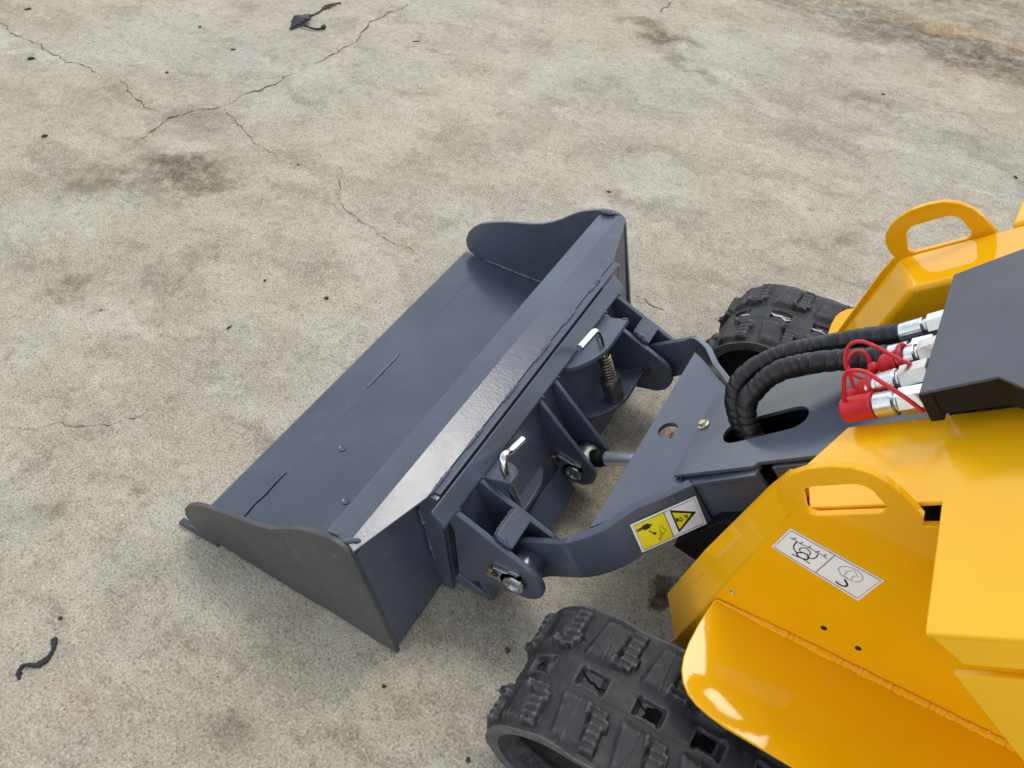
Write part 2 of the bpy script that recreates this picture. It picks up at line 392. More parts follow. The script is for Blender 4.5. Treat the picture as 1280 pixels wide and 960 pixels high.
# ------------------------------------------------------------------ BUCKET
YB0, YB1 = .448, 1.483
bucket = thing('loader_bucket', 'wide slate grey loader bucket resting on the concrete in front of the yellow loader', 'bucket', (-.70, .966, 0))
side = [(-.455, .001), (-.512, .283), (-.520, .297), (-.533, .304), (-.552, .305), (-.575, .300), (-.60, .290), (-.625, .277), (-.648, .260), (-.675, .236), (-.70, .217), (-.725, .203), (-.755, .190),
        (-.79, .179), (-.83, .167), (-.87, .151), (-.905, .133), (-.930, .111), (-.946, .088), (-.954, .063), (-.952, .042), (-.943, .027), (-.922, .018), (-.86, .013), (-.75, .011), (-.66, .008), (-.60, .012), (-.54, .006)]
mk('side_plate', prism(side, YB0, YB0+.010), M['grey_worn_shaded'], bucket, .0018)['label'] = 'mottled near side plate of the bucket with shade and ground reflection painted in'
mk('side_plate', prism(side, YB1-.010, YB1), M['grey'], bucket, .0018)
# floor: one rolled sheet, floor rising into the back
fl = []
for x, z in [(-.90, .010), (-.56, .010)]: fl.append((x, z))
for a in range(0, 81, 10):
    fl.append((-.56+.085*math.sin(R(a))+.0, .095-.085*math.cos(R(a))))
fl += [(-.4765, .12), (-.506, .28)]
def sheet(path, th):
    up = []; P = [Vector((x, z)) for x, z in path]
    for i, p in enumerate(P):
        t = (P[min(i+1, len(P)-1)]-P[max(i-1, 0)]).normalized(); up.append(p+Vector((-t.y, t.x))*th)
    return [tuple(p) for p in P] + [tuple(p) for p in reversed(up)]
bk = [(-.90, .010), (-.468, .010), (-.514, .282)]
mk('floor_plate', prism(sheet([(-.90, .008), (-.62, .008), (-.468, .008)], .007), YB0+.010, YB1-.010), M['grey'], bucket)
mk('back_plate', prism(sheet([(-.462, .004), (-.5135, .283)], .007), YB0+.010, YB1-.010), M['grey'], bucket)
bm = prism([(-.968, .004), (-.958, .0158), (-.885, .0156), (-.885, .004)], YB0+.0005, YB1-.0005)
mk('cutting_edge', bm, M['grey'], bucket, .0012)
mk('wear_bar', prism([(-.992, .0), (-.988, .011), (-.89, .013), (-.885, .0)], YB0-.002, YB0+.012), M['grey_worn_shaded'], bucket, .0015)
mk('wear_bar', prism([(-.955, .0), (-.950, .012), (-.89, .014), (-.885, .0)], YB1-.012, YB1+.002), M['grey_worn_shaded'], bucket, .0015)
# folded top lip with tapered rear fold
y0, y1 = YB0+.010, YB1-.010
A, Bc, Cc = (-.577, .291), (-.528, .303), (-.474, .292)
bm = bmesh.new()
def lipv(x, y, z): return bm.verts.new((x, y, z))
ys = [y0, .600, 1.325, y1]
rowA = [lipv(A[0], y, A[1]) for y in (y0, y1)]; rowB = [lipv(Bc[0], y, Bc[1]) for y in (y0, y1)]
taper = [lipv(-.5125, y0-.006, .2985), lipv(Cc[0], .600, Cc[1]), lipv(Cc[0], 1.325, Cc[1]), lipv(-.5125, y1+.006, .2985)]
f1 = bm.faces.new((rowA[0], rowA[1], rowB[1], rowB[0])); f2 = bm.faces.new((rowB[0], rowB[1], taper[3], taper[2], taper[1], taper[0]))
bmesh.ops.recalc_face_normals(bm, faces=bm.faces)
if f1.normal.z < 0: bmesh.ops.reverse_faces(bm, faces=bm.faces)
o = mk('top_lip', bm, M['grey'], bucket)
sm = o.modifiers.new('thick', 'SOLIDIFY'); sm.thickness = .007; sm.offset = -1
for p_ in o.data.polygons: p_.use_smooth = True
bv = o.modifiers.new('bevel', 'BEVEL'); bv.width = .0016; bv.segments = 2; bv.limit_method = 'ANGLE'; bv.angle_limit = R(10)
wq = o.modifiers.new('normals', 'WEIGHTED_NORMAL'); wq.weight = 60
# seams and beads
for i, (ya, yb) in enumerate([(.606, .668), (.716, .775), (.845, .90), (.965, 1.03), (1.085, 1.14), (1.205, 1.26)]):
    mk('weld_bead', bead([(-.4725, ya, .2935), (-.4725, yb, .2935)], .0034, i), M['grey'], bucket, smooth=True)
mk('weld_bead', bead([(-.535, .456, .305), (-.522, .468, .304), (-.514, .474, .300)], .0035, 20), M['grey'], bucket, smooth=True)
mk('weld_bead', bead([(-.572, .462, .298), (-.548, .463, .305)], .0035, 22), M['grey'], bucket, smooth=True)
mk('weld_bead', bead([(-.575, 1.470, .299), (-.540, 1.470, .305)], .005, 21), M['grey'], bucket, smooth=True)
mk('weld_bead', bead([(-.89, 1.4715, .020), (-.48, 1.4715, .018)], .0045, 23), M['grey'], bucket, smooth=True)
mk('weld_bead', bead([(-.884, .50, .0160), (-.882, .53, .0160), (-.8845, .555, .0160), (-.881, .585, .0160), (-.8835, .62, .0160), (-.882, .65, .0160)], .0014, 24), M['black'], bucket, smooth=True)
mk('weld_bead', bead([(-.883, .93, .0160), (-.883, 1.06, .0160)], .0026, 25), M['grey'], bucket, smooth=True)
for x, y in ((-.822, .76), (-.731, .655)):
    mk('plug_bolt', lathe((x, y, .014), (x, y, .1), [(0, .0085), (.0022, .0085), (.0034, .0070), (.0030, .0055), (.0026, .002)], 20), M['grey'], bucket, smooth=True)
# side brackets behind the bucket that carry the quick hitch
for k, (yy, sg) in enumerate(((.604, 1), (1.330, -1))):
    mk('rear_bracket', prism([(-.505, .284), (-.474, .290), (-.458, .288), (-.436, .004), (-.470, .004)], yy, yy+.010*sg), M['grey'], bucket, .0015)
    for (a, b) in (((-.497, .238), (-.488, .19)), ((-.484, .163), (-.470, .085))):
        mk('weld_bead', bead([(a[0], yy-.001*sg, a[1]), (b[0], yy-.001*sg, b[1])], .004, 30+k), M['grey'], bucket, smooth=True)
mk('adapter_plate', prism([(-.473, .2925), (-.459, .2925), (-.436, .03), (-.452, .03)], .6145, 1.3195), M['grey'], bucket, .0012)

# ------------------------------------------------------------------ LOADER
YC = .94                                  # centre of arm and hitch
loader = thing('compact_track_loader', 'small yellow tracked loader with grey lift arm and black hydraulic hoses', 'loader', (.35, .95, 0))

# --- hitch carrier
mk('hitch_back_plate', prism([(-.457, .268), (-.443, .268), (-.352, .030), (-.366, .030)], .612, 1.262), M['grey'], loader, .0015)
mk('hitch_top_hook', prism([(-.456, .288), (-.452, .293), (-.4265, .271), (-.4265, .262), (-.437, .262)], .578, 1.285), M['grey'], loader, .0015)
def lug(y, th, cx, cz, rad, top=(-.434, .268), bot=((-.375, .085), (-.40, .062), (-.425, .062))):
    a = math.atan2(top[1]-cz, top[0]-cx)
    d = math.hypot(top[0]-cx, top[1]-cz); b = math.acos(rad/d)
    a0 = math.degrees(a-b)                       # tangent point of the top edge
    pts = [top] + arc(cx, cz, rad, a0, a0-150, 14)
    pts += list(bot)
    return prism(pts, y, y+th)
for y, m_ in ((.610, 'grey'), (.688, 'grey'), (1.183, 'grey'), (1.250, 'grey')):
    mk('hitch_lug', lug(y, .011, -.303, .158, .050), M[m_], loader, .002)
for y in (.905, .966):
    mk('cylinder_lug', lug(y, .010, -.333, .109, .040, bot=((-.372, .062), (-.40, .10))), M['grey'], loader, .002)
for a, b in ((.621, .688), (1.194, 1.250)):
    dx = Vector((.6, 0, -.28)).normalized()
    c = Vector((-.343, (a+b)/2, .226))
    mk('spacer_block', boxm(c - Vector((dx.z, 0, -dx.x))*-.0, dx*.018, (0, (b-a)/2+.0, 0), Vector((-dx.z, 0, dx.x))*.012), M['grey'], loader, .0015)
    mk('weld_bead', bead([(-.355, a+.003, .243), (-.33, a+.003, .232)], .0035, 40), M['grey'], loader, smooth=True)
    mk('pin_sleeve', lathe((-.303, a+.002, .158), (-.303, b, .158), [(0, .034), (.012, .034), (.013, .030), (b-a-.004, .030)], 24), M['grey'], loader, smooth=True)
for i_, (yy, zz) in enumerate(((.615, .268), (.693, .268), (.910, .268), (.971, .268), (1.188, .268), (1.255, .268))):
    mk('weld_bead', bead([(-.437, yy-.008, zz+.001), (-.431, yy, zz+.002), (-.424, yy+.008, zz-.003)], .0036, 60+i_), M['weld'], loader, smooth=True)
for i_, (pa, pb) in enumerate((((-.358, .622, .240), (-.358, .688, .240)), ((-.326, .622, .226), (-.326, .688, .226)), ((-.358, 1.194, .240), (-.358, 1.250, .240)), ((-.352, .6215, .239), (-.327, .6215, .229)), ((-.352, 1.1945, .239), (-.327, 1.1945, .229)),
        ((-.372, 1.181, .283), (-.385, 1.181, .277)), ((-.322, 1.181, .160), (-.345, 1.181, .150)), ((-.41, .698, .26), (-.40, .735, .256)))):
    mk('weld_bead', bead([pa, pb], .0034, 70+i_), M['weld'], loader, smooth=True)
def flag_plate(y, cx, cz, ang, L, rad, sgn=-1):
    ca, sa = math.cos(R(ang)), math.sin(R(ang))
    r2 = rad*.55
    pts = arc(0, 0, rad, -95, 95, 14) + arc(-L, 0, r2, 95, 265, 10)
    pts = [(cx+x*ca-z*sa, cz+x*sa+z*ca) for x, z in pts]
    p = mk('pin_plate', prism(pts, y, y+sgn*.006), M['zinc'], loader, .0012)
    q = lathe((cx, y, cz), (cx, y+sgn, cz), [(.004, rad*.78), (.010, rad*.74), (.0105, rad*.52), (.007, rad*.48), (.007, .004)], 24)
    mk('pin_end', q, M['zinc'], p, smooth=True)
    bx, bz = cx-L*ca, cz-L*sa
    mk('bolt', lathe((bx, y, bz), (bx, y+sgn, bz), [(.005, .0095), (.008, .0095), (.0082, .0068), (.013, .0068)], 6), M['brass'], p)
flag_plate(.6095, -.307, .150, 175, -.046, .027)
flag_plate(.9045, -.337, .106, 157, -.050, .024)
mk('pin_end', lathe((-.303, 1.184, .162), (-.303, 1.17, .162), [(0, .019), (.003, .019), (.0035, .0175), (.002, .017)], 24), M['steel_dark'], loader, smooth=True)
mk('hook_foot', boxm((-.400, .622, .052), Vector((.030, 0, -.010)), (0, .016, 0), Vector((.004, 0, .012))), M['grey'], loader, .003)
# lower shelf of the hitch and pin brackets
pd = Vector((.085, 0, -.235)).normalized()            # direction of the locking pins (down)
pf = Vector((.235, 0, .085)).normalized()             # away from the back plate
def bracket(base, ya, yb, depth, name='pin_bracket', flip=False):
    b = Vector(base); n = 8
    pts = [b+Vector((0, ya-b.y, 0)), b+Vector((0, yb-b.y, 0)), b+pf*depth+Vector((0, yb-b.y, 0))]
    yl = ya+(yb-ya)*.55
    pts += [b+pf*depth*math.sin(R(90-90*i/n))*1.0+Vector((0, (yl-(yl-ya)*math.sin(R(90*i/n)))-b.y, 0)) for i in range(n)]
    if flip:
        pts = [Vector((p.x, ya+yb-p.y, p.z)) for p in pts]
    return extr(pts, pd*.010)
mk('pin_bracket', bracket((-.441, 1.0, .258), 1.005, 1.182, .074), M['grey'], loader, .0015)
mk('pin_bracket', bracket((-.395, 1.0, .130), 1.010, 1.182, .082), M['grey'], loader, .0015)
mk('pin_bracket', bracket((-.447, .8, .258), .699, .752, .078, flip=True), M['grey'], loader, .0015)
mk('pin_bracket', bracket((-.396, .8, .135), .700, .860, .030, flip=True), M['grey'], loader, .0015)
mk('hitch_gusset', extr([Vector((-.372, .70, .095)), Vector((-.372, .90, .095)), Vector((-.330, .90, .05)), Vector((-.330, .70, .05))], (.002, 0, .005)), M['grey'], loader, .001)
def lock_pin(top, bend_y, end, down):
    top = Vector(top)
    path = spline([top+pd*down, top+pd*.10, top+pd*.035, top+pd*.012+Vector((0, bend_y*.003, 0)), top+Vector((0, bend_y*.012, 0)), top.lerp(Vector(end), .45), Vector(end)], 6)
    return mk('locking_pin', tube(path, .0074, 16), M['chrome'], loader, smooth=True)
lock_pin((-.400, .712, .316), 1, (-.400, .788, .290), .25)
lp = lock_pin((-.400, 1.084, .322), -1, (-.402, 1.010, .329), .175)
q0 = Vector((-.400, 1.084, .322))
bm = bmesh.new(); hp = []
x, y, d = frame(pd)
for i in range(9*14+1):
    a = 2*math.pi*i/14; hp.append(q0+pd*(.066+.066*i/(9*14))+(x*math.cos(a)+y*math.sin(a))*.0115)
mk('spring', tube(hp, .0026, 6), M['spring'], lp, smooth=True)
mk('spring_cup', lathe(q0+pd*.124, q0+pd*.3, [(0, .012), (0, .0205), (.004, .022), (.013, .022), (.014, .0205), (.054, .0205), (.057, .018)], 24), M['steel_dark'], lp, smooth=True)
# bucket cylinder
ra, rb = Vector((-.333, .941, .110)), Vector((-.10, .941, .262))
rd = (rb-ra).normalized()
mk('rod_eye', lathe((-.333, .918, .109), (-.333, .97, .109), [(0, .022), (.002, .028), (.044, .028), (.046, .022)], 24), M['steel_dark'], loader, smooth=True)
mk('rod_eye', lathe(ra+rd*.02, rb, [(0, .018), (.02, .018), (.022, .016), (.034, .016)], 20), M['black'], loader, smooth=True)
mk('cylinder_rod', lathe(ra+rd*.05, rb, [(0, .0150), (.16, .0150)], 24), M['rod'], loader, smooth=True)
mk('cylinder_barrel', lathe(ra+rd*.17, rb, [(0, .024), (.006, .029), (.3, .029)], 24), M['black'], loader, smooth=True)

# --- lift arm: two bent side plates, a web, a boom box with a slotted cover
TH = R(42.6); eA = Vector((math.cos(TH), 0, math.sin(TH))); eN = Vector((-math.sin(TH), 0, math.cos(TH)))
O = Vector((-.137, 0, .32))
def PP(a, y, h=0.0): return O + eA*a + eN*h + Vector((0, y, 0))
bd = Vector((.6, 0, -.8))
eye = arc(-.303, .158, .047, 128, 300, 18)
front = eye + [(-.262, .140), (-.2052, .1881), (-.255, .2545)]
for c, far in ((0, 0), (1, 1)):
    ya = .654 if not far else 2*YC-.654
    sg = 1 if not far else -1
    # bend and converging part
    st = []
    T0, T1, T2 = Vector((-.255, .654, .2545)), Vector((-.238, .654, .276)), Vector((-.10, .820, .333))
    def st_at(p, d=.086): return (p, p+bd*d)
    tops = [T0, Vector((-.2475, .6545, .2622)), Vector((-.239, .6568, .2690)), Vector((-.2295, .6620, .2750)), Vector((-.2185, .6705, .2805)), Vector((-.206, .6825, .2860)), Vector((-.192, .6985, .2925)), T1.lerp(T2, .55)+Vector((-.003, 0, .001)), T1.lerp(T2, .78), T2]
    dep = [.083, .0835, .084, .0845, .085, .085, .0845, .084, .084, .086]
    bm = bmesh.new(); ring = []
    for i, p in enumerate(tops):
        t = (tops[min(i+1, len(tops)-1)]-tops[max(i-1, 0)]); t.z = 0; t.normalize()
        inn = Vector((-t.y, t.x, 0))*.013
        if inn.y < 0: inn = -inn
        if i == 0: inn = Vector((0, .013, 0))
        q = p+bd*dep[i]
        quad = [p, q, q+inn, p+inn]
        if far: quad = mirror(quad, YC)
        ring.append([bm.verts.new(v) for v in quad])
    for a, b in zip(ring, ring[1:]):
        for k in range(4): bm.faces.new((a[k], a[(k+1) % 4], b[(k+1) % 4], b[k]))
    bm.faces.new(ring[-1])
    start = [v.co.copy() for v in ring[0]]
    joinbm(bm, prism(front, ya, ya+.013*sg))
    kill = [f for f in bm.faces if len(f.verts) == 4 and all(min((v.co-q).length for q in start) < .001 for v in f.verts)]
    bmesh.ops.delete(bm, geom=kill, context='FACES_ONLY')
    bmesh.ops.remove_doubles(bm, verts=bm.verts, dist=.0006)
    mk('arm_plate', bm, M['grey'], loader, .0015)
    # boom side
    ys = .826 if not far else 2*YC-.826
    a0 = PP(.030, ys, -.012); 
    pts = [PP(.028, ys, -.013), PP(.156, ys, -.012), PP(.156, ys, -.100), PP(.024, ys, -.101)]
    mk('boom_side', extr(pts, (0, .010*sg, 0)), M['grey'], loader, .0015)
    pts = [PP(.0, ys-.004*sg, -.016), PP(.156, ys-.006*sg, -.008), PP(.156, ys+.03*sg, -.008), PP(.0, ys+.05*sg, -.012)]
    mk('boom_flange', extr(pts, eN*-.008), M['grey'], loader, .0015)
    yi = ys+.012*sg
    pts = [PP(.175, yi, -.012), PP(.60, yi, -.012), PP(.60, yi, -.100), PP(.175, yi, -.100)]
    mk('inner_boom_side', extr(pts, (0, .010*sg, 0)), M['grey'], loader, .002)
# web with its half-round hole
n = 14
hole = [Vector((-.190+.014*math.cos(R(a))*1.0, .951+.030*math.sin(R(a))*.8, 0)) for a in range(0, 360, 24)]
def webz(x): return .272+(x+.222)*.50
outer = [Vector((-.222, .700, 0)), Vector((-.20, .722, 0)), Vector((-.120, .815, 0)), Vector((-.120, 2*YC-.815, 0)), Vector((-.20, 2*YC-.722, 0)), Vector((-.222, 2*YC-.700, 0))]
hole = [Vector((-.188+.016*math.cos(R(a)), .948+.020*math.sin(R(a)), 0)) for a in range(0, 360, 20)]
for p in outer+hole: p.z = webz(p.x)-.004
mk('arm_web', extr(outer, (.003, 0, -.009), [hole]), M['grey'], loader, .001)
mk('rust_mark', extr([Vector((-.176+.005*math.cos(R(a)), .935+.007*math.sin(R(a)), webz(-.176)-.0025)) for a in range(0, 360, 45)], (0, 0, -.001)), M['rust'], loader)
# cover plate with slot
slot = []
c0, c1, sr = Vector((.090, .924)), Vector((.184, .938)), .027
dv = (c1-c0).normalized(); ang = math.degrees(math.atan2(dv.y, dv.x))
for k in range(13): slot.append(c0+Vector((math.cos(R(ang+90+15*k)), math.sin(R(ang+90+15*k))))*sr)
for k in range(13): slot.append(c1+Vector((math.cos(R(ang-90+15*k)), math.sin(R(ang-90+15*k))))*sr)
cov = [(0, .832), (.152, .832), (.158, .840), (.60, .840), (.60, 1.048), (.0, 1.048), (-.001, 1.04)]
mk('boom_cover', extr([PP(a, y) for a, y in cov], eN*-.007, [[PP(p.x, p.y) for p in slot]]), M['grey'], loader, .0012)
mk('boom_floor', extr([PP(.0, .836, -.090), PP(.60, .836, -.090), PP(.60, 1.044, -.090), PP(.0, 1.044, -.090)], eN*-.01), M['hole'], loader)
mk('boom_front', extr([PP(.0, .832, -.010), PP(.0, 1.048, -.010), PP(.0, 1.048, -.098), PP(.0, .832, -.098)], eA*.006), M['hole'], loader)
mk('boom_crossbeam', extr([PP(-.068, .80, -.134), PP(.05, .80, -.085), PP(.24, .80, -.090), PP(.24, .80, -.22), PP(-.02, .80, -.20), PP(-.045, .80, -.170)], (0, .28, 0)), M['black'], loader, .002)  # black block: the boom's shaded underside put into its colour
cb = PP(.010, .955, 0.001)
bt = mk('cover_bolt', lathe(cb, cb+eN, [(0, .0105), (.002, .0105), (.0022, .0075)], 20), M['zinc'], loader, smooth=True)
mk('bolt_head', lathe(cb+eN*.002, cb+eN, [(0, .0072), (.006, .0072), (.0065, .006)], 6), M['brass'], bt)
# warning sticker on the converging plate
w0, w1, w3 = Vector((-.165, .7285, .2865)), Vector((-.0908, .8158, .3160)), Vector((-.1325, .7215, .2385))
wn_ = (w1-w0).cross(w3-w0).normalized()
if wn_.y > 0: wn_ = -wn_
def W3(u, v): return w0+(w1-w0)*u+(w3-w0)*v + wn_*.0028
def W3n(u, v): return W3(u, v)
def lift_for(to3, want):   # sign so prints lie on the viewer's side
    n_ = (to3(1, 0)-to3(0, 0)).cross(to3(0, 1)-to3(0, 0)).normalized(); return 1 if n_.dot(want) > 0 else -1
sW = lift_for(W3, wn_)
lab = mk('warning_label', extr([W3(0, 0), W3(1, 0), W3(1, 1), W3(0, 1)], -wn_*.0006), M['white'], loader)
mk('yellow_panel', flat_poly(W3, [(.035, .062), (.495, .052), (.495, .936), (.036, .94)], .0003*sW), M['sticker_yellow'], lab)
mk('warning_triangle', flat_poly(W3, [(.585, .095), (.595, .085), (.915, .468), (.918, .49), (.60, .875), (.588, .87)], .0003*sW), M['ink'], lab)
mk('triangle_field', flat_poly(W3, [(.608, .185), (.856, .468), (.613, .790)], .0005*sW), M['sticker_yellow'], lab)
pic = bmesh.new()
for pl in ([(.047,.225),(.149,.211),(.149,.171),(.234,.174),(.252,.225),(.252,.31),(.236,.343),(.201,.347),(.156,.354),(.148,.30),(.054,.308),(.052,.272),(.14,.262),(.14,.252),(.05,.258)],
           [(.207,.421),(.232,.407),(.222,.435),(.262,.545),(.281,.526),(.296,.597),(.279,.628),(.239,.587),(.252,.572),(.215,.462),(.207,.49)],
           [(.615,.393),(.649,.415),(.671,.535),(.708,.507),(.712,.536),(.676,.578),(.644,.504),(.615,.540)]):
    joinbm(pic, flat_poly(W3, pl, .0007*sW))
for cu, cv, rr in ((.268, .262, .017), (.684, .452, .016)):
    joinbm(pic, flat_poly(W3, [(cu+rr*math.cos(R(a)), cv+rr*2*math.sin(R(a))) for a in range(0, 360, 30)], .0008*sW))
ribbon_strokes(W3, [([(.374,.394),(.434,.634),(.364,.691),(.347,.610),(.374,.394)], .0011), ([(.353,.657),(.286,.833)], .001), ([(.366,.712),(.304,.858)], .001),
    ([(.740,.416),(.765,.496)], .0014), ([(.796,.448),(.752,.536)], .0012), ([(.79,.50),(.77,.56)], .0012), ([(.75,.46),(.785,.44)], .001)], .0008*sW, pic)
tag(mk('pictogram', pic, M['ink'], lab), kind='stuff')
mk('label_border', ribbon_strokes(W3, [([(.033,.062),(.969,.047),(.965,.936),(.035,.940),(.033,.062)], .0009), ([(.497,.05),(.497,.936)], .0010)], .0008*sW), M['ink'], lab)

# --- tracks
PITCH_N = 28; RX, RZ, RR = -.100, .130, .118; XR = .780
LEN = 2*(XR-RX)+2*math.pi*RR; PIT = LEN/PITCH_N
def belt(s):
    """point and outward normal in xz at distance s along the belt; s=0 above the front idler, growing rearwards"""
    s %= LEN; Lt = XR-RX
    if s < Lt: return Vector((RX+s, RZ+RR)), Vector((0, 1))
    s -= Lt
    if s < math.pi*RR:
        a = math.pi/2 - s/RR; nn = Vector((math.cos(a), math.sin(a))); return Vector((XR, RZ))+nn*RR, nn
    s -= math.pi*RR
    if s < Lt: return Vector((XR-s, RZ-RR)), Vector((0, -1))
    s -= Lt
    a = -math.pi/2 - s/RR; nn = Vector((math.cos(a), math.sin(a))); return Vector((RX, RZ))+nn*RR, nn
def sst(x, a, b):
    t = max(0, min(1, (x-a)/(b-a))); return t*t*(3-2*t)
def box1(x, a, b, s): return sst(x, a-s, a+s)*(1-sst(x, b-s, b+s))
def tread(u, v):
    """height above the belt; u in pitches with a window centred on 0, v across -1..1"""
    u = (u+.5) % 1.0 - .5; h = 0.0; av = abs(v)
    if av < .17:
        wnd = box1(u, -.24, .24, .025)*(1-sst(av, .115, .135))
        bar = box1((u+.5) % 1.0-.5, -.17, .17, .03)*(1-sst(av, .12, .16))
        return .004 - .0085*wnd + .004*bar
    g = sst(av, .17, .20)*(1-sst(av, .94, 1.0))
    uu = (u - .20*(av-.2)*(1) + .5) % 1.0 - .5
    pad = box1(uu, -.33, .15, .055)*sst(av, .2, .36)*(1-sst(av, .82, .97))
    h += 0.0095*pad*(.8+.2*math.cos((uu+.08)*7))
    r1 = (u - .36 - .10*(av-.5) + .5) % 1.0 - .5
    lug_ = box1(r1, -.12, .12, .022)*box1(av, .32, .90, .022)
    fork = box1(r1, -.24, -.02, .022)*box1(av, .30, .44, .022) + box1(r1, .02, .18, .022)*box1(av, .40, .54, .022)
    L = min(1, lug_+fork)
    ribs = .5+.5*math.cos(av*58)
    h += L*(.0088+.0026*ribs)
    h += .0013*box1(u, -.022, -.002, .012) + .0012*box1(u, .44, .46, .010)*box1(av, .2, .9, .05)
    return .003 + h*g
NS, NV = 1120, 70; HW = .110
bm = bmesh.new(); grid = []
for i in range(NS):
    s = LEN*i/NS; p, nn = belt(s); u = (s+.006)/PIT; row = []
    for j in range(NV+1):
        v = -1+2*j/NV
        v = math.copysign(abs(v)**.95, v)
        e = noise.noise(Vector((s*24, v*5, 3.1)))*.0012+noise.noise(Vector((s*90, v*20, 1.7)))*.0005
        h = tread(u, v)+e
        wob = .004*noise.noise(Vector((s*18, math.copysign(1, v), 9.2)))*(abs(v) > .93)
        q = p+nn*h
        row.append(bm.verts.new((q.x, v*HW+wob, q.y)))
    # inner side of the belt
    for v in (1, .5, -.5, -1):
        q = p-nn*.017; row.append(bm.verts.new((q.x, v*HW*.985, q.y)))
    grid.append(row)
m = len(grid[0])
for i in range(NS):
    a, b = grid[i], grid[(i+1) % NS]
    for k in range(m): bm.faces.new((a[k], a[(k+1) % m], b[(k+1) % m], b[k]))
bmesh.ops.recalc_face_normals(bm, faces=bm.faces)
belt_me = bpy.data.meshes.new('track_belt'); bm.to_mesh(belt_me); bm.free(); belt_me.materials.append(M['rubber'])
for p in belt_me.polygons: p.use_smooth = True
belt_me.set_sharp_from_angle(angle=R(50))
def on_belt(s, v, h=.0005):
    p, nn = belt(s); q = p+nn*h; return Vector((q.x, v*HW, q.y))
def tear(track, s0, strokes, mat, nm='torn_mark'):
    bm = bmesh.new()
    for j, (pl, wd) in enumerate(strokes):
        P = [(s0+a, b) for a, b in pl]; L = []; Q = []
        for i, (a, b) in enumerate(P):
            a1, b1 = P[max(i-1, 0)]; a2, b2 = P[min(i+1, len(P)-1)]
            t = Vector((a2-a1, (b2-b1)*HW)).normalized(); k = wd*(.4 if i in (0, len(P)-1) else 1)
            L.append(bm.verts.new(on_belt(a-t.y*k, b+t.x*k/HW, .0009+j*.00004))); Q.append(bm.verts.new(on_belt(a+t.y*k, b-t.x*k/HW, .0009+j*.00004)))
        for i in range(len(P)-1): bm.faces.new((L[i], L[i+1], Q[i+1], Q[i]))
    for v in bm.verts: v.co += track.location + loader.location
    mk(nm, bm, mat, track)
def blob(track, s0, v0, ds, dv, mat, nm, seed, h=.0004):
    bm = bmesh.new(); rnd = random.Random(seed)
    vs = []
    for k in range(16):
        a = 2*math.pi*k/16; q = rnd.uniform(.72, 1.1)
        ca, sa = math.cos(a), math.sin(a); f = q/max(abs(ca), abs(sa))**.7
        vs.append(bm.verts.new(on_belt(s0+ds*ca*f, v0+dv*sa*f, h)))
    bm.faces.new(vs); bmesh.ops.triangulate(bm, faces=bm.faces)
    for v in bm.verts: v.co += track.location + loader.location
    mk(nm, bm, mat, track)
tracks = []
for yc_, lab_ in ((.480, 'near rubber track with black torn windows'), (1.397, 'far rubber track with light through its tears painted as pale marks')):
    tr = bpy.data.objects.new('rubber_track', belt_me); COL.objects.link(tr); tr.parent = loader
    tr.location = Vector((0, yc_, 0))-loader.location; tr['label'] = lab_
    tracks.append(tr)
    off = Vector((0, yc_, 0))
    for cx in (RX, XR):
        for sy in (-.045, .045):
            mk('idler_rim', lathe((cx, yc_+sy-.028, RZ), (cx, yc_+sy+1, RZ), [(0, .088), (.004, .099), (.050, .099), (.055, .088)], 40), M['black'], tr, smooth=True)
        mk('idler_hub', lathe((cx, yc_-.082, RZ), (cx, yc_+1, RZ), [(0, .03), (.004, .034), (.02, .036), (.021, .070), (.14, .07), (.142, .03)], 32), M['black'], tr, smooth=True)
    mk('track_frame', extr([Vector((.0, yc_-.086, .215)), Vector((.70, yc_-.086, .215)), Vector((.70, yc_-.086, .05)), Vector((.03, yc_-.086, .05)), Vector((-.045, yc_-.086, .145))], (0, .17, 0)), M['frame'], tr, .004)
t0 = tracks[0]
B0 = -.006
tear(t0, B0-PIT, [([(-.016, -.06), (-.004, .02), (.006, .07)], .0014), ([(-.002, .02), (.012, -.05)], .0013)], M['hole'])
tear(t0, B0, [([(-.022, .085), (-.012, .02), (-.002, -.03), (.004, -.02), (.010, -.055), (.018, -.04), (.024, -.02)], .0015), ([(.006, -.03), (.0, .0)], .001)], M['hole'])
tear(t0, B0+PIT*.80, [([(-.004, .08), (.004, .03), (.016, -.02)], .0013)], M['hole'])
blob(t0, B0+PIT+.006, 0, .013, .10, M['hole'], 'torn_window', 3)
blob(t0, B0+2*PIT-.006, 0, .015, .10, M['hole'], 'torn_window', 5)
blob(t0, B0+3*PIT-.004, 0, .016, .10, M['hole'], 'torn_window', 6)
t1 = tracks[1]
tear(t1, B0-PIT+.01, [([(-.012, .03), (.0, .0), (.012, -.03)], .0028), ([(-.002, .0), (.008, .03)], .002)], M['tear_light'], 'lit_tear')  # light through the far track's tears, drawn as pale strokes
tear(t1, B0, [([(-.022, .05), (-.010, .0), (.0, .02), (.012, -.05), (.022, .0)], .0034), ([(-.015, -.03), (-.005, .03)], .003), ([(.004, .0), (.02, .05)], .0026)], M['tear_light'], 'lit_tear')
tear(t1, B0+PIT-.008, [([(-.022, .02), (-.008, -.02), (.004, .0), (.016, -.04)], .0026), ([(-.006, -.02), (.008, .05)], .002)], M['tear_light'], 'lit_tear')

